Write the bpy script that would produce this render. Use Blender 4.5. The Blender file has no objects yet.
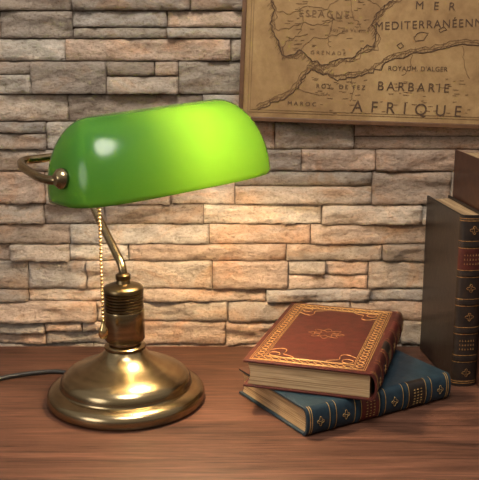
import bpy, bmesh, math, random
from mathutils import Vector, Matrix, noise
random.seed(7)
S=bpy.context.scene
T=0.75
try: S.view_settings.view_transform='Standard'
except Exception: pass

# ---------------------------------------------------------------- helpers
def link(o,parent=None):
    S.collection.objects.link(o)
    if parent: o.parent=parent
    return o
def empty(name,loc=(0,0,0),mat=None):
    o=bpy.data.objects.new(name,None); o.empty_display_size=.05
    if mat is not None: o.matrix_world=mat
    else: o.location=loc
    return link(o)
def obj(name,bm,mats,parent=None,smooth=False,angle=None):
    me=bpy.data.meshes.new(name); bm.to_mesh(me); bm.free()
    for m in (mats if isinstance(mats,(list,tuple)) else [mats]): me.materials.append(m)
    if smooth:
        for p in me.polygons: p.use_smooth=True
        if angle: 
            try: me.set_sharp_from_angle(angle=math.radians(angle))
            except Exception: pass
    return link(bpy.data.objects.new(name,me),parent)
def add_box(bm,a,b,mi=0,bev=0):
    r=bmesh.ops.create_cube(bm,size=1)
    vs=r['verts']
    for v in vs:
        v.co=Vector([(a[i]+b[i])/2+v.co[i]*(b[i]-a[i]) for i in range(3)])
    fs={f for v in vs for f in v.link_faces}
    for f in fs: f.material_index=mi
    if bev:
        es=list({e for v in vs for e in v.link_edges})
        bmesh.ops.bevel(bm,geom=es,offset=bev,segments=2,affect='EDGES',profile=.5)
def curve(name,lines,bev,mat,parent=None,cyclic=False,kind='POLY',res=4):
    cu=bpy.data.curves.new(name,'CURVE'); cu.dimensions='3D'
    cu.bevel_depth=bev; cu.bevel_resolution=res; cu.use_fill_caps=True
    for pts in lines:
        if kind=='BEZIER':
            sp=cu.splines.new('BEZIER'); sp.bezier_points.add(len(pts)-1)
            for b,p in zip(sp.bezier_points,pts):
                b.co=p; b.handle_left_type=b.handle_right_type='AUTO'
            sp.resolution_u=14
        else:
            sp=cu.splines.new('POLY'); sp.points.add(len(pts)-1)
            for b,p in zip(sp.points,pts): b.co=(*p,1)
        sp.use_cyclic_u=cyclic
    cu.materials.append(mat)
    return link(bpy.data.objects.new(name,cu),parent)
def lathe(bm,prof,seg=96,mi=0):
    rings=[]
    for r,z in prof:
        if r<1e-6: rings.append([bm.verts.new((0,0,z))])
        else: rings.append([bm.verts.new((r*math.cos(2*math.pi*i/seg),r*math.sin(2*math.pi*i/seg),z)) for i in range(seg)])
    for A,B in zip(rings,rings[1:]):
        for i in range(seg):
            j=(i+1)%seg
            if len(A)==1 and len(B)==1: continue
            if len(A)==1: f=bm.faces.new((A[0],B[i],B[j]))
            elif len(B)==1: f=bm.faces.new((A[i],A[j],B[0]))
            else: f=bm.faces.new((A[i],A[j],B[j],B[i]))
            f.material_index=mi

# ---------------------------------------------------------------- materials
def newmat(name):
    m=bpy.data.materials.new(name); m.use_nodes=True
    nt=m.node_tree; b=nt.nodes['Principled BSDF']
    return m,nt,b
def N(nt,t,**k):
    n=nt.nodes.new(t)
    for a,v in k.items(): setattr(n,a,v)
    return n
def ramp(nt,fac,stops):
    r=N(nt,'ShaderNodeValToRGB'); e=r.color_ramp.elements
    while len(e)<len(stops): e.new(.5)
    for el,(p,c) in zip(e,stops): el.position=p; el.color=(*c,1)
    nt.links.new(fac,r.inputs[0]); return r.outputs[0]
def coords(nt,scale=(1,1,1),kind='Object'):
    tc=N(nt,'ShaderNodeTexCoord'); mp=N(nt,'ShaderNodeMapping'); mp.inputs['Scale'].default_value=scale
    nt.links.new(tc.outputs[kind],mp.inputs[0]); return mp.outputs[0]
def noise_t(nt,vec,scale,detail=6,rough=.6,dist=0):
    n=N(nt,'ShaderNodeTexNoise'); n.inputs['Scale'].default_value=scale; n.inputs['Detail'].default_value=detail
    n.inputs['Roughness'].default_value=rough; n.inputs['Distortion'].default_value=dist
    nt.links.new(vec,n.inputs['Vector']); return n.outputs[0]
def bump(nt,h,b,strength,dist):
    n=N(nt,'ShaderNodeBump'); n.inputs['Strength'].default_value=strength; n.inputs['Distance'].default_value=dist
    nt.links.new(h,n.inputs['Height']); nt.links.new(n.outputs[0],b.inputs['Normal'])
def mul(nt,a,b,fac=1,mode='MULTIPLY'):
    n=N(nt,'ShaderNodeMix',data_type='RGBA',blend_type=mode); n.inputs[0].default_value=fac
    nt.links.new(a,n.inputs[6]); nt.links.new(b,n.inputs[7]); return n.outputs[2]

def simple(name,c1,c2,scale=60,rough=.5,metal=0,bmp=.3,bd=.0005,coat=0,vscale=(1,1,1),spec=.5):
    m,nt,b=newmat(name)
    v=coords(nt,vscale); n=noise_t(nt,v,scale)
    nt.links.new(ramp(nt,n,[(.3,c1),(.7,c2)]),b.inputs['Base Color'])
    b.inputs['Roughness'].default_value=rough; b.inputs['Metallic'].default_value=metal
    b.inputs['Coat Weight'].default_value=coat; b.inputs['Specular IOR Level'].default_value=spec
    if bmp: bump(nt,n,b,bmp,bd)
    return m

# stone
stone,nt,b=newmat('split_stone')
at=N(nt,'ShaderNodeAttribute',attribute_name='Col')
v=coords(nt,(1,1,2.2))
n1=noise_t(nt,v,42,9,.75,.5); n2=noise_t(nt,coords(nt,(1,1,1.5)),230,5,.75); n3=noise_t(nt,coords(nt,(1,1,1.6)),14,5,.6,1.2)
c=mul(nt,at.outputs[0],ramp(nt,n1,[(.30,(.46,.40,.35)),(.43,(.84,.80,.76)),(.54,(1.0,.97,.94)),(.68,(1.25,1.20,1.13))]))
c=mul(nt,c,ramp(nt,n2,[(.30,(.50,.44,.39)),(.46,(.95,.94,.92)),(.58,(1,1,1)),(.72,(1.2,1.18,1.15))]))
c=mul(nt,c,ramp(nt,n3,[(.35,(1.06,.88,.74)),(.5,(1,1,1)),(.66,(.84,.86,.87))]),.85)
nt.links.new(c,b.inputs['Base Color']); b.inputs['Roughness'].default_value=.85
b.inputs['Specular IOR Level'].default_value=.25
ad=N(nt,'ShaderNodeMath',operation='ADD'); nt.links.new(n1,ad.inputs[0]); nt.links.new(n2,ad.inputs[1])
bump(nt,ad.outputs[0],b,1.0,.0045)

wood,nt,b=newmat('desk_wood')
v=coords(nt,(1.2,14,6)); n1=noise_t(nt,v,3.2,10,.7,1.0)
n2=noise_t(nt,coords(nt,(5,170,30)),2.2,6,.7,.3)
c=ramp(nt,n1,[(.28,(.028,.013,.009)),(.45,(.066,.029,.018)),(.58,(.104,.045,.028)),(.74,(.155,.072,.046))])
c=mul(nt,c,ramp(nt,n2,[(.32,(.32,.29,.28)),(.48,(.95,.95,.95)),(.62,(1.2,1.2,1.2))]))
nt.links.new(c,b.inputs['Base Color']); b.inputs['Roughness'].default_value=.46
b.inputs['Specular IOR Level'].default_value=.28
bump(nt,n2,b,.3,.0008)

brass,nt,b=newmat('antique_brass')
v=coords(nt,(1,1,12)); n=noise_t(nt,v,30,5,.6)
nt.links.new(ramp(nt,n,[(.3,(.26,.193,.105)),(.7,(.37,.285,.165))]),b.inputs['Base Color'])
b.inputs['Metallic'].default_value=1; b.inputs['Roughness'].default_value=.23
bump(nt,n,b,.05,.0003)
brass_dk=simple('dark_brass',(.12,.085,.043),(.20,.145,.075),50,.32,1,.1)
polished=simple('polished_brass',(.75,.55,.25),(.85,.62,.3),50,.2,1,0)
gold=simple('gold_tooling',(.40,.24,.08),(.62,.42,.17),200,.45,.7,.2)
gold_cov=simple('cover_gold',(.20,.095,.03),(.58,.34,.12),260,.5,.3,.2)
gold_dim=simple('worn_gold_tooling',(.13,.055,.02),(.42,.23,.08),260,.5,.4,.2)
blackr=simple('black_rubber',(.01,.01,.01),(.02,.02,.02),50,.5,0,0)
red=simple('red_brown_leather',(.036,.007,.005),(.082,.016,.011),90,.40,0,.5,.0006,spec=.28)
redd=simple('dark_red_leather',(.04,.009,.007),(.075,.017,.012),90,.4,0,.5,.0006,spec=.35)
navy=simple('navy_leather',(.008,.018,.028),(.017,.036,.05),90,.38,0,.5,.0006,spec=.35)
black=simple('black_leather',(.008,.006,.005),(.022,.014,.011),90,.38,0,.5,.0006)
brownl=simple('brown_leather',(.04,.015,.009),(.08,.031,.017),80,.42,0,.5,.0006)
maroon=simple('maroon_label',(.07,.010,.008),(.12,.02,.014),90,.4,0,.3)

pages,nt,b=newmat('aged_pages')
n1=noise_t(nt,coords(nt,(4,4,900)),1.0,3,.6); n2=noise_t(nt,coords(nt,(6,6,90)),3,4,.6)
c=ramp(nt,n1,[(.3,(.20,.115,.05)),(.55,(.46,.31,.16)),(.8,(.60,.43,.25))])
c=mul(nt,c,ramp(nt,n2,[(.3,(.6,.55,.5)),(.6,(1.05,1.05,1.05))]))
nt.links.new(c,b.inputs['Base Color']); b.inputs['Roughness'].default_value=.8; bump(nt,n1,b,.5,.0005)

paper,nt,b=newmat('old_map_paper')
n1=noise_t(nt,coords(nt),9,7,.65,.8); n2=noise_t(nt,coords(nt),70,5,.7)
c=ramp(nt,n1,[(.28,(.19,.10,.038)),(.5,(.30,.180,.073)),(.72,(.40,.26,.112))])
c=mul(nt,c,ramp(nt,n2,[(.3,(.78,.75,.7)),(.6,(1,1,1))]))
nt.links.new(c,b.inputs['Base Color']); b.inputs['Roughness'].default_value=.8
ink=simple('sepia_ink',(.05,.025,.011),(.09,.045,.02),80,.8,0,0)
ink2=simple('faded_ink',(.12,.063,.025),(.17,.09,.038),80,.8,0,0)
mframe=simple('map_border_wood',(.075,.032,.013),(.135,.062,.026),60,.5,0,.2)

# glass shade
def shade_mat(name,trans,diff,mixf,gloss):
    m=bpy.data.materials.new(name); m.use_nodes=True; nt=m.node_tree
    nt.nodes.clear(); out=N(nt,'ShaderNodeOutputMaterial')
    tr=N(nt,'ShaderNodeBsdfTranslucent'); tr.inputs[0].default_value=(*trans,1)
    di=N(nt,'ShaderNodeBsdfDiffuse')
    n=noise_t(nt,coords(nt),12,3,.5)
    nt.links.new(ramp(nt,n,[(.3,tuple(x*.85 for x in diff)),(.7,diff)]),di.inputs[0])
    mx=N(nt,'ShaderNodeMixShader'); mx.inputs[0].default_value=mixf
    nt.links.new(di.outputs[0],mx.inputs[1]); nt.links.new(tr.outputs[0],mx.inputs[2])
    gl=N(nt,'ShaderNodeBsdfGlossy'); gl.inputs['Roughness'].default_value=.2
    fr=N(nt,'ShaderNodeFresnel'); fr.inputs[0].default_value=1.5
    m2=N(nt,'ShaderNodeMixShader')
    sc=N(nt,'ShaderNodeMath',operation='MULTIPLY'); sc.inputs[1].default_value=gloss
    nt.links.new(fr.outputs[0],sc.inputs[0]); nt.links.new(sc.outputs[0],m2.inputs[0])
    nt.links.new(mx.outputs[0],m2.inputs[1]); nt.links.new(gl.outputs[0],m2.inputs[2])
    nt.links.new(m2.outputs[0],out.inputs[0]); return m
green=shade_mat('green_glass',(.070,.150,.008),(.03,.22,.03),.5,.85)
white=shade_mat('opal_inner_glass',(.85,.85,.75),(.8,.8,.7),.45,.3)
bulbm=bpy.data.materials.new('glowing_bulb'); bulbm.use_nodes=True
bb=bulbm.node_tree.nodes['Principled BSDF']
bb.inputs['Emission Color'].default_value=(1,.74,.45,1); bb.inputs['Emission Strength'].default_value=300

# ---------------------------------------------------------------- wall
zb=[-.045,0,.0324,.0600,.0771,.1157,.1388,.1657,.1924,.2358,.2643,.3004,.3347,.3764,.404,.438,.475]
while zb[-1]<.95: zb.append(zb[-1]+random.uniform(.022,.042))
pal=[(.56,.47,.385),(.66,.56,.46),(.42,.36,.30),(.66,.51,.40),(.47,.42,.375),(.74,.66,.56),(.36,.295,.24),(.60,.455,.355),(.58,.52,.45),(.52,.41,.325),(.45,.38,.32)]
bm=bmesh.new(); col=bm.loops.layers.float_color.new('Col')
WY=1.160
def stone_block(x0,x1,z0,z1):
    cen=(x0+x1)/2
    near=abs(cen)<.42 and z1<.52
    step=.0027 if near else .010
    g=.0003
    x0+=g;x1-=g;z0+=g;z1-=g
    nx=max(3,int((x1-x0)/step)); nz=max(4,int((z1-z0)/step))
    p=random.uniform(.000,.011); tx=random.uniform(-.10,.10)*.5; tz=random.uniform(-.12,.10)
    base=Vector(random.choice(pal))*random.uniform(.88,1.12)
    off=random.uniform(0,50)
    V=[]
    for j in range(nz+1):
        row=[]
        for i in range(nx+1):
            x=x0+(x1-x0)*i/nx; z=z0+(z1-z0)*j/nz
            q=Vector((x*26+off,off,z*60))
            h=noise.fractal(q,.9,2.0,5)*.0034
            q2=Vector((x*14+off*2,off,z*42)); s=noise.noise(q2)+.25*noise.noise(q2*3.1)
            h+= (math.floor(s*5)/5)*.0070
            y=p+h+(x-cen)*tx*.3+(z-(z0+z1)/2)*tz
            y=max(y,-.003)
            ed=min(i,nx-i,j,nz-j)
            jx=jz=0
            if ed==0:
                y=-.0055
            else:
                w=noise.noise(Vector((x*120,off,z*120)))
                dx=min(x-x0,x1-x); dz=min(z-z0,z1-z); d=min(dx,dz)
                if d<.004: y-=(.004-d)*.26*(1+1.4*w)
            if ed==1:
                k=.86
                if i==1: jx=-(x-x0)*k
                if i==nx-1: jx=(x1-x)*k
                if j==1: jz=-(z-z0)*k
                if j==nz-1: jz=(z1-z)*k
                w=noise.noise(Vector((x*90,off+3,z*90)))
                jx*=1-.6*abs(w); jz*=1-.9*abs(w)
            row.append(bm.verts.new((x+jx,WY-y,z+jz+T)))
        V.append(row)
    for j in range(nz):
        for i in range(nx):
            f=bm.faces.new((V[j][i],V[j][i+1],V[j+1][i+1],V[j+1][i])); f.smooth=True
            for l in f.loops: l[col]=(*base,1)
for z0,z1 in zip(zb,zb[1:]):
    x=-.85-random.uniform(0,.1)
    while x<.85:
        L=random.uniform(.07,.22); x1=x+L
        if (z1-z0)>.03 and random.random()<.35:
            m=z0+(z1-z0)*random.uniform(.38,.62)
            stone_block(x,x1,z0,m)
            xm=x+L*random.uniform(.3,.7)
            if random.random()<.5: stone_block(x,xm,m,z1); stone_block(xm,x1,m,z1)
            else: stone_block(x,x1,m,z1)
        else: stone_block(x,x1,z0,z1)
        x=x1
n0=len(bm.faces)
add_box(bm,(-1.05,WY+.004,0),(1.05,WY+.12,T+.98))
bm.faces.ensure_lookup_table()
for f in bm.faces[n0:]:
    for l in f.loops: l[col]=(.2,.15,.11,1)
obj('wall_back',bm,stone)

# floor
bm=bmesh.new(); add_box(bm,(-1.05,-.9,-.05),(1.05,WY+.12,0))
obj('floor',bm,simple('floor_boards',(.10,.06,.04),(.18,.11,.07),6,.5,0,.1,vscale=(1,10,1)))

# desk
desk=empty('wooden_desk',(0,.86,0))
bm=bmesh.new(); add_box(bm,(-.72,-.24,T-.032),(.72,.291,T),bev=.003); obj('desk_top',bm,wood,desk)
bm=bmesh.new()
for sx in(-1,1):
    for yy in(-.20,.24): add_box(bm,(sx*.66-.025,yy-.025,0),(sx*.66+.025,yy+.025,T-.0325),bev=.003)
add_box(bm,(-.63,.23,T-.12),(.63,.25,T-.0325)); add_box(bm,(-.63,-.21,T-.10),(.63,-.19,T-.0325))
obj('desk_frame',bm,wood,desk)

# ---------------------------------------------------------------- lamp
LX,LY=-.130,.970
lamp=empty('bankers_lamp',(LX,LY,T))
def L(x,y,z): return (x-LX,y-LY,z)
bm=bmesh.new()
prof=[(0,0),(.086,0),(.0885,.0015),(.090,.005),(.090,.0095),(.0885,.0135),(.0855,.0165),(.080,.0185),(.0755,.0195),(.0748,.0205),(.0745,.0225),
(.0738,.0265),(.0715,.0305),(.067,.0345),(.060,.0385),(.050,.0425),(.041,.046),(.033,.0505),(.0275,.055),(.024,.0595),(.0225,.062),(.0235,.0635),(.0235,.066),(.021,.068),
(.0185,.0690),(.0185,.0715),(.0215,.0725),(.0228,.0745),(.0228,.106),(.0222,.108),(.0205,.109)]
lathe(bm,prof)
obj('weighted_base',bm,brass,lamp,True,40)
bm=bmesh.new()
pr=[(.0205,.109)]
z=.109
for k in range(6):
    pr+=[(.0205,z),(.0222,z+.0009),(.0222,z+.0024),(.0205,z+.0032)]; z+=.0034
pr+=[(.0225,z+.0005),(.0225,z+.004),(.021,z+.006),(.016,z+.008),(.0085,z+.0095),(.0075,z+.013),(.0085,z+.0145),(.0085,z+.019),(.006,z+.021),(0,z+.021)]
lathe(bm,pr); obj('switch_collar',bm,brass_dk,lamp,True,40)
ztop=z+.018
yaw=math.radians(35); A=Vector((math.cos(yaw),math.sin(yaw),0)); Nf=Vector((math.sin(yaw),-math.cos(yaw),0))
C=Vector((-.080,.930,.261))
TL=math.tan(math.radians(4.2))   # shade and yoke hang slightly higher on the right
def SP(a,n,z): 
    p=C+A*a+Nf*n; return L(p.x,p.y,z+a*TL)
# yoke + stem
hb=.290; hk=.284; back=-.080; kn=.014
curve('yoke_arms',[[SP(-.110,kn,hk),SP(-.121,kn-.003,hk-.001),SP(-.128,-.008,hk-.001),SP(-.130,-.036,hk+.002),SP(-.128,-.064,hb),SP(-.118,back,hb+.001),SP(-.10,back-.002,hb),
  SP(-.05,back,hb),SP(0,back,hb),SP(.05,back,hb),SP(.09,back,hb),SP(.108,back+.004,hb),SP(.118,-.06,hb),SP(.122,-.02,hk-.005),SP(.120,-.004,hk-.012),SP(.105,0,hk-.012)]],.0045,brass,lamp,kind='BEZIER')
curve('stem',[[(0,0,ztop-.01),(0,0,ztop+.004),(-.002,.003,ztop+.012),(-.010,.015,ztop+.024),(-.038,.056,.212),(-.046,.068,.228),(-.044,.066,.26),SP(-.02,back,hb)]],.0048,brass,lamp,kind='BEZIER')
bm=bmesh.new()
for s in(-1,1):
    o=Vector(SP(-.1130,kn,hk) if s<0 else SP(.1145,0,hk-.012))
    Mx=Matrix.Translation(o)@A.to_track_quat('Z','Y').to_matrix().to_4x4()
    b2=bmesh.new(); lathe(b2,[(0,-.0135),(.006,-.0135),(.0095,-.010),(.0105,-.006),(.0095,-.002),(.006,0),(.006,.004),(.0095,.005),(.0095,.0085),(.007,.0105),(.004,.0135),(0,.0135)] if s<0 else [(0,-.006),(.008,-.006),(.008,.006),(0,.006)],32)
    me=bpy.data.meshes.new('t'); b2.to_mesh(me); b2.free(); me.transform(Mx); bm.from_mesh(me); bpy.data.meshes.remove(me)
obj('pivot_knobs',bm,brass,lamp,True,50)
# shade
def shade_ring(phi,a,r,b,c,n=96):
    z=c*math.sin(phi); hb_=b*max(math.cos(phi),0)**.85; ha=(a-r)+r*max(math.cos(phi),0)**1.05
    out=[]
    for i in range(n):
        t=2*math.pi*i/n; ex=2/3.5
        cx=math.copysign(abs(math.cos(t))**ex,math.cos(t)); sy=math.copysign(abs(math.sin(t))**ex,math.sin(t))
        out.append(Vector((ha*cx,hb_*sy,z)))
    return out
bm=bmesh.new(); n=96
def shell(a,r,b,c,mi,flip,z0):
    R=[]
    K=26
    for k in range(K+1):
        ph=math.pi/2*k/K*.999
        R.append([bm.verts.new(p) for p in shade_ring(ph,a,r,b,c,n)])
    if z0:
        R.insert(0,[bm.verts.new((v.co.x*1.0,v.co.y*1.0,-z0)) for v in R[0]])
    for P,Q in zip(R,R[1:]):
        for i in range(n):
            j=(i+1)%n
            f=(P[i],P[j],Q[j],Q[i]); f=bm.faces.new(f[::-1] if flip else f); f.material_index=mi; f.smooth=True
    top=R[-1]
    f=bm.faces.new(top if not flip else top[::-1]); f.material_index=mi
    return R[0]
o=shell(.118,.044,.063,.076,0,False,.005); i_=shell(.115,.044,.060,.073,1,True,.005)
for k in range(n):
    j=(k+1)%n; f=bm.faces.new((o[k],i_[k],i_[j],o[j])); f.material_index=0
sh=obj('glass_shade',bm,[green,white],lamp)
sh.location=L(C.x,C.y,C.z)
sh.rotation_euler=(Matrix.Rotation(yaw,3,'Z')@Matrix.Rotation(math.radians(-4.2),3,'Y')@Matrix.Rotation(math.radians(-3),3,'X')).to_euler()
# bulb + socket
bm=bmesh.new(); 
lathe(bm,[(0,-.028),(.010,-.027),(.0125,-.02),(.014,-.012),(.0185,0),(.020,.010),(.0185,.019),(.013,.026),(.006,.029),(0,.030)],32)
bu=obj('light_bulb',bm,bulbm,lamp,True)
bu.matrix_local=Matrix.Translation(SP(.026,.0,.291))@A.to_track_quat('Z','Y').to_matrix().to_4x4()
bm=bmesh.new(); lathe(bm,[(0,-.022),(.010,-.022),(.0155,-.015),(.0155,.016),(.0125,.018),(0,.018)],32)
so=obj('bulb_socket',bm,brass_dk,lamp,True,40)
so.matrix_local=Matrix.Translation(SP(-.022,.0,.291))@A.to_track_quat('Z','Y').to_matrix().to_4x4()
curve('socket_bracket',[[SP(0,back,hb),SP(-.01,-.078,.262),SP(-.022,-.05,.248),SP(-.022,-.02,.258),SP(-.022,0,.276)]],.004,brass,lamp,kind='BEZIER')
# chain
bm=bmesh.new(); cx,cy=-.1475,.928
z=.272
while z>.108:
    bmesh.ops.create_icosphere(bm,subdivisions=2,radius=.0019,matrix=Matrix.Translation(L(cx,cy,z))); z-=.0042
b2=bmesh.new(); lathe(b2,[(0,.012),(.0018,.011),(.0025,.006),(.0048,.001),(.0055,-.004),(.0042,-.009),(0,-.011)],24)
me=bpy.data.meshes.new('t'); b2.to_mesh(me); b2.free(); me.transform(Matrix.Translation(L(cx,cy,.098))); bm.from_mesh(me)
obj('pull_chain',bm,polished,lamp,True,60)
curve('chain_arm',[[SP(-.022,0,.291),SP(-.045,-.02,.288),L(cx,cy,.285),L(cx,cy,.272)]],.0015,polished,lamp,kind='BEZIER')
curve('power_cord',[[L(-.19,1.02,.0035),L(-.215,1.045,.0035),L(-.26,1.040,.0035),L(-.32,1.005,.0035),L(-.42,.97,.0035),L(-.55,.99,.0035),L(-.68,1.06,.0035)]],.0028,blackr,lamp,kind='BEZIER')

# ---------------------------------------------------------------- map
MR=math.radians(-2.0)
mz=.309
mp=empty('antique_map',mat=Matrix.Translation((.004,1.139,T+mz))@Matrix.Rotation(-MR,4,'Y'))
W,H=.44,.30
bm=bmesh.new(); add_box(bm,(0,0,0),(W,.004,H)); obj('map_sheet',bm,paper,mp)
bm=bmesh.new(); w=.0055
add_box(bm,(-w,-.003,-w),(W+w,.005,0),bev=.0008); add_box(bm,(-w,-.003,H),(W+w,.005,H+w),bev=.0008)
add_box(bm,(-w,-.003,0),(0,.005,H),bev=.0008); add_box(bm,(W,-.003,0),(W+w,.005,H),bev=.0008)
obj('map_border',bm,mframe,mp)
def M(px,py):
    dx=(px-246)/787; dz=(111-py)/795
    c,s=math.cos(MR),math.sin(MR)   # undo sheet tilt
    return (dx*c+dz*s, -.0004, -dx*s+dz*c)
def rough(pts,amp=1.6,sub=5,seed=0):
    out=[]
    for a,b_ in zip(pts,pts[1:]):
        for k in range(sub):
            t=k/sub; x=a[0]+(b_[0]-a[0])*t; y=a[1]+(b_[1]-a[1])*t
            x+=noise.noise(Vector((x*.23,y*.23,seed)))*amp*2; y+=noise.noise(Vector((x*.23,y*.23,seed+9)))*amp*2
            out.append((x,y))
    return out
iber=[(300,-40),(285,-28),(268,-20),(272,-6),(276,8),(273,24),(281,38),(284,50),(296,50),(303,45),(313,56),(324,61),(338,55),(352,54),(362,44),(374,42),(377,30),(370,20),(380,6),(392,-4),(404,-12),(402,-24),(425,-32),(450,-40)]
afr=[(262,104),(278,97),(290,92),(300,84),(305,74),(312,65),(322,68),(338,75),(356,72),(372,68),(390,56),(412,50),(436,46),(460,40),(486,42),(520,38),(560,44)]
def off(p,dx,dy): return [(x+dx,y+dy) for x,y in p]
curve('coastlines',[[M(*q) for q in rough(p)] for p in (iber,afr)],.00060,ink,mp)
curve('coast_shading',[[M(*q) for q in rough(off(p,dx,dy))] for p,s in((iber,1),(afr,-1)) for dx,dy in((1.6*s,2.2*s),(2.6*s,4*s))],.00035,ink2,mp)
hatch=[]
for p,s in((iber,1),(afr,-1)):
    rp=rough(p,sub=9)
    for q in rp: hatch.append([M(*q),M(q[0]+s*random.uniform(-5,1.5),q[1]+s*random.uniform(2.5,6))])
curve('coast_hatching',hatch,.00025,ink2,mp)
riv=[[(276,8),(292,12),(308,4),(325,8),(340,-4)],[(273,26),(290,26),(305,20),(322,22),(340,14)],[(303,45),(312,36),(330,34),(346,28)],[(284,48),(288,38),(300,33),(312,30)],[(380,6),(366,-2),(350,-14),(336,-20)],[(352,72),(356,86),(350,98)],[(412,50),(410,62),(400,72)],[(300,84),(318,90),(334,88)],
 [(330,8),(333,22),(328,34),(332,48)],[(300,6),(304,20),(298,34)],[(350,-2),(352,14),(362,26)],[(460,42),(462,60),(470,78)]]
curve('rivers_and_borders',[[M(*q) for q in rough(p,1.5,5,3)] for p in riv],.0003,ink2,mp)
marks=[]
for k in range(150):
    if k<75: x,y=random.uniform(285,365),random.uniform(-10,46)
    else: x,y=random.uniform(310,470),random.uniform(72,108)
    l=random.uniform(2,6); marks.append([M(x,y),M(x+l,y+random.uniform(-.4,.4))])
curve('place_marks',marks,.0003,ink2,mp)
isl=[[(412,22),(418,17),(426,18),(422,25),(414,26),(412,22)],[(396,30),(400,27),(403,30),(399,33),(396,30)],[(436,14),(441,12),(444,15),(438,17),(436,14)]]
isl=[[(x,y+12) for x,y in p] for p in isl]
curve('islands',[[M(*q) for q in rough(p,.5,4)] for p in isl],.0004,ink,mp)
curve('neat_line',[[(.006,-.0004,H-.006),(.006,-.0004,.006),(W-.006,-.0004,.006),(W-.006,-.0004,H-.006),(.006,-.0004,H-.006)],[(.009,-.0004,H-.009),(.009,-.0004,.009),(W-.009,-.0004,.009),(W-.009,-.0004,H-.009),(.009,-.0004,H-.009)]],.0003,ink2,mp)
def text(name,s,x0,x1,y,hpx,m=ink,rot=0):
    cu=bpy.data.curves.new(name,'FONT'); cu.body=s; cu.size=hpx/787/.70; cu.space_character=1.0
    cu.materials.append(m); o=link(bpy.data.objects.new(name,cu),mp)
    bpy.context.view_layer.update()
    w=o.dimensions.x; tgt=(x1-x0)/787
    cu.space_character=1+max(0,(tgt-w)/(w/len(s))/max(1,len(s)-1))*1.15
    bpy.context.view_layer.update()
    w=o.dimensions.x
    o.scale=(tgt/w,1,1)
    o.location=M(x0,y); o.location.y=-.0008; o.rotation_euler=(math.pi/2,math.radians(rot),0)
text('lettering_mediterranee','MEDITERRANÉENNE',374,484,27,7.5,rot=-4)
text('lettering_mer','MER',412,450,7,7.5)
text('lettering_alger','ROYAUM. D\'ALGER',388,446,66,4.5,rot=-1)
text('lettering_barbarie','BARBARIE',378,448,85,8.5)
text('lettering_afrique','AFRIQUE',354,462,106,11,rot=1)
text('lettering_fez','ROY. DE FEZ',318,366,83,4.2)
text('lettering_maroc','MAROC',290,318,100,4)
text('lettering_espagne','ESPAGNE',300,348,14,6.5,ink2)
text('lettering_valence','Roy. de Valence',330,368,28,3.6,ink2)
text('lettering_grenade','GRENADE',312,346,50,3.6,ink2)

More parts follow.
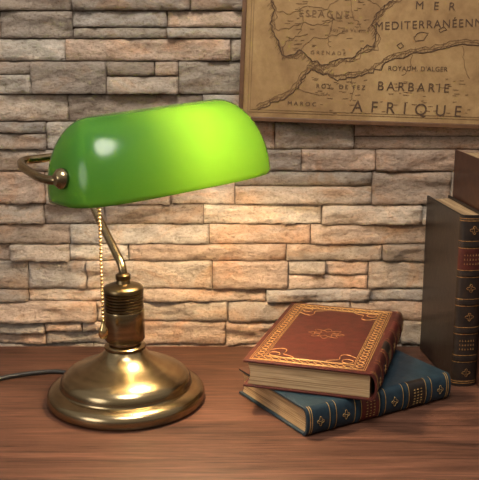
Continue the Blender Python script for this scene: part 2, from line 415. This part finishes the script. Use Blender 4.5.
# ---------------------------------------------------------------- books
def book(name,mat,w,l,t,cover,spine_m,labels,gold_m=gold,corner=None,deco=True,bands=5,spine_deco=True):
    P=empty(name,mat=mat)
    ct=.0026; ov=.0035; bulge=.0065
    bm=bmesh.new()
    add_box(bm,(0.001,0,0),(w,l,ct),bev=.0009); add_box(bm,(0.001,0,t-ct),(w,l,t),bev=.0009)
    obj('cover_boards',bm,cover,P)
    # page block with concave fore edge
    bm=bmesh.new(); sec=[]
    K=10
    for k in range(K+1):
        z=ct+(t-2*ct)*k/K; sec.append((w-ov-.004*math.sin(math.pi*k/K),z))
    pts=[(.002,ct)]+sec+[(.002,t-ct)]
    lo=[bm.verts.new((x,ov,z)) for x,z in pts]; hi=[bm.verts.new((x,l-ov,z)) for x,z in pts]
    bm.faces.new(lo); bm.faces.new(hi[::-1])
    for k in range(len(pts)): 
        j=(k+1)%len(pts); bm.faces.new((lo[k],hi[k],hi[j],lo[j]))
    bmesh.ops.recalc_face_normals(bm,faces=bm.faces); obj('page_block',bm,pages,P)
    # spine
    def arc(rad_off,y0,y1,bm,K=20,th=.0024,bv=0):
        outer=[];inner=[]
        for k in range(K+1):
            a=math.pi*k/K; z=t/2-(t/2+rad_off*.2)*math.cos(a); x=.002-(bulge+.002+rad_off)*math.sin(a)**.75
            outer.append((x,z)); inner.append((x+th,t/2+(z-t/2)*.86))
        for ya,yb in((y0,y1),):
            oa=[bm.verts.new((x,ya,z)) for x,z in outer]; ob=[bm.verts.new((x,yb,z)) for x,z in outer]
            ia=[bm.verts.new((x,ya,z)) for x,z in inner]; ib=[bm.verts.new((x,yb,z)) for x,z in inner]
            for k in range(K):
                bm.faces.new((oa[k],ob[k],ob[k+1],oa[k+1])); bm.faces.new((ia[k],ia[k+1],ib[k+1],ib[k]))
                bm.faces.new((oa[k],oa[k+1],ia[k+1],ia[k])); bm.faces.new((ob[k],ib[k],ib[k+1],ob[k+1]))
    bm=bmesh.new(); arc(0,0,l,bm); bmesh.ops.recalc_face_normals(bm,faces=bm.faces); obj('spine',bm,spine_m,P,True,40)
    ys=[l*(k+1)/(bands+1) for k in range(bands)]
    bm=bmesh.new()
    for y in ys:
        arc(.0010,y-.0026,y+.0026,bm); arc(.0016,y-.0018,y+.0018,bm)
    bmesh.ops.recalc_face_normals(bm,faces=bm.faces); obj('raised_bands',bm,spine_m,P,True,40)
    bm=bmesh.new()
    for y in ys:
        for d in(-.0042,.0042): arc(.0003,y+d-.0004,y+d+.0004,bm)
    for y in(.004,.0065,l-.004,l-.0065): arc(.0003,y-.0005,y+.0005,bm)
    bmesh.ops.recalc_face_normals(bm,faces=bm.faces); obj('spine_gold_rules',bm,gold_m,P,True,40)
    edges=[0]+ys+[l]
    for k,(seg,m) in enumerate(labels):
        bm=bmesh.new(); arc(.0002,edges[seg]+.0048,edges[seg+1]-.0048,bm); bmesh.ops.recalc_face_normals(bm,faces=bm.faces)
        obj('spine_label_%d'%k,bm,m,P,True,40)
    def onspine(y,a,o=.0008):
        z=t/2-(t/2)*math.cos(a); x=.002-(bulge+.002+o)*math.sin(a)**.75; return (x,y,z)
    if spine_deco:
        ln=[]
        labseg={s for s,_ in labels}
        for s in range(bands+1):
            yc=(edges[s]+edges[s+1])/2; hh=(edges[s+1]-edges[s])/2-.007
            if s in labseg:
                for q in(-.5,0,.5):
                    for g in range(6):
                        a0=math.pi*(.28+.44*g/6); ln.append([onspine(yc+q*hh-.001,a0),onspine(yc+q*hh+.0012,a0+.03),onspine(yc+q*hh-.001,a0+.07)])
            else:
                for ph in range(1):
                    c_=[]
                    for g in range(33):
                        u=2*math.pi*g/32; rr=1+.35*math.cos(4*u)
                        c_.append(onspine(yc+hh*.5*rr*math.sin(u)*.7,math.pi/2+.26*rr*math.cos(u)))
                    ln.append(c_)
                    ln.append([onspine(yc-hh*.3,math.pi/2),onspine(yc+hh*.3,math.pi/2)])
        curve('spine_ornament',ln,.00028,gold_m,P,res=1)
    if corner:
        bm=bmesh.new(); q=.028
        for zz in(t-.0001,-.0001):
            for (x,y,sx,sy) in((w,0,-1,1),(w,l,-1,-1)):
                h=.0005
                a=[(x-sx*.0003,y-sy*.0003),(x+sx*q,y-sy*.0003),(x-sx*.0003,y+sy*q)]
                lo=[bm.verts.new((u,v_,zz if zz>0 else -.0002)) for u,v_ in a]; hi=[bm.verts.new((u,v_,(zz if zz>0 else -.0002)+h)) for u,v_ in a]
                bm.faces.new(lo); bm.faces.new(hi)
                for i in range(3): j=(i+1)%3; bm.faces.new((lo[i],lo[j],hi[j],hi[i]))
        bmesh.ops.recalc_face_normals(bm,faces=bm.faces); obj('leather_corners',bm,corner,P)
    if deco:
        ln=[]; zt=t+.0001
        x0,x1,y0,y1=.008,w-.006,.006,l-.006
        def rect(i): return [(x0+i,y0+i,zt),(x1-i,y0+i,zt),(x1-i,y1-i,zt),(x0+i,y1-i,zt),(x0+i,y0+i,zt)]
        ln+= [rect(0),rect(.002),rect(.013),rect(.0145)]
        def wav(xa,ya,xb,yb,n):
            out=[]
            d=Vector((xb-xa,yb-ya)); Ln=d.length; d/=Ln; nn=Vector((-d.y,d.x))
            for sgn in(1,-1):
                pp=[]
                for k in range(n*8+1):
                    u=k/(n*8); o_=sgn*.0038*math.sin(u*n*math.pi); pp.append((xa+d.x*Ln*u+nn.x*o_,ya+d.y*Ln*u+nn.y*o_,zt))
                out.append(pp)
            return out
        m=.0075
        ln+=wav(x0+m,y0+m,x1-m,y0+m,14)+wav(x0+m,y1-m,x1-m,y1-m,14)+wav(x0+m,y0+m,x0+m,y1-m,22)+wav(x1-m,y0+m,x1-m,y1-m,22)
        xc,yc=(x0+x1)/2,(y0+y1)/2
        for sx in(-1,1):
            for sy in(-1,1):
                ox=xc+sx*((x1-x0)/2-.0145); oy=yc+sy*((y1-y0)/2-.0145)
                ln.append([(ox-sx*.026*abs(math.cos(u))*(1+.2*math.cos(6*u)),oy-sy*.026*abs(math.sin(u))*(1+.2*math.cos(6*u)),zt) for u in[math.pi/2*g/30 for g in range(31)]])
                ln.append([(ox-sx*(.008+.006*math.cos(u)),oy-sy*(.008+.006*math.sin(u)),zt) for u in[2*math.pi*g/20 for g in range(21)]])
        curve('cover_gold_tooling',ln,.0005,gold_cov,P,res=1)
        l2=[]
        for R_,kk,am in((.016,8,.22),(.010,6,.35)):
            l2.append([(xc+R_*1.1*(1+am*math.cos(kk*u))*math.cos(u),yc+R_*.9*(1+am*math.cos(kk*u))*math.sin(u),zt) for u in[2*math.pi*g/96 for g in range(97)]])
        curve('cover_medallion',l2,.00026,gold_dim,P,res=1)
    return P
def frame2d(origin,ang): return Matrix.Translation(origin)@Matrix.Rotation(math.radians(ang),4,'Z')
tl=.031
book('leather_book',frame2d((.2390,.9735,T+.0004),120.7),.133,.200,tl,navy,navy,[(1,black),(3,maroon)],gold,corner=brownl,deco=False)
# top book
th_=163.0
yl=Vector((-math.sin(math.radians(th_)),math.cos(math.radians(th_))))
Cc=Vector((.1385,.8880)); Lb=.226
Bo=Cc-yl*Lb
book('leather_book.001',frame2d((Bo.x,Bo.y,T+tl+.0010),th_),.141,Lb,.031,red,redd,[(1,maroon),(3,black)],gold_dim)
def upright(x,y,yawd):
    R=Matrix(((0,0,1,0),(1,0,0,0),(0,1,0,0),(0,0,0,1)))
    return Matrix.Translation((x,y,T+.0003))@Matrix.Rotation(math.radians(yawd),4,'Z')@R
book('leather_book.002',upright(.2535,1.012,6.0),.126,.208,.030,black,black,[(4,redd),(1,black)],gold_dim,deco=False)
book('leather_book.003',upright(.2850,1.000,5.0),.138,.267,.038,brownl,brownl,[(4,black)],gold_dim,deco=False)
book('leather_book.004',upright(.3275,1.002,2.0),.135,.235,.034,redd,redd,[(4,black)],gold_dim,deco=False)

# ---------------------------------------------------------------- light
w=bpy.data.worlds.new('World'); S.world=w; w.use_nodes=True; nt=w.node_tree
bg=nt.nodes['Background']
tc=N(nt,'ShaderNodeTexCoord'); sx=N(nt,'ShaderNodeSeparateXYZ'); nt.links.new(tc.outputs['Generated'],sx.inputs[0])
r=ramp(nt,sx.outputs[2],[(0.0,(.17,.13,.10)),(.35,(.42,.375,.32)),(1,(.72,.67,.60))])
nt.links.new(r,bg.inputs[0]); bg.inputs[1].default_value=.72
def area(name,loc,tgt,size,power,colr):
    l=bpy.data.lights.new(name,'AREA'); l.shape='DISK'; l.size=size; l.energy=power; l.color=colr
    o=bpy.data.objects.new(name,l); link(o); o.location=loc
    o.rotation_euler=(Vector(tgt)-Vector(loc)).to_track_quat('-Z','Y').to_euler()
area('ceiling_softbox',(.0,.42,T+1.15),(.03,1.1,T+.12),.5,13,(1,.93,.84))
area('added_side_fill',(-1.2,-.2,T+.7),(0,1,T+.1),.8,7,(1,.95,.9))  # unseen area lamp added at left for soft fill and brass reflections

# ---------------------------------------------------------------- camera
cd=bpy.data.cameras.new('camera'); cd.sensor_width=36; cd.sensor_fit='HORIZONTAL'; cd.lens=36*900/479; cd.clip_start=.01
co=bpy.data.objects.new('camera',cd); link(co); co.location=(0,0,T+.412); co.rotation_euler=(math.radians(77),0,0)
S.camera=co
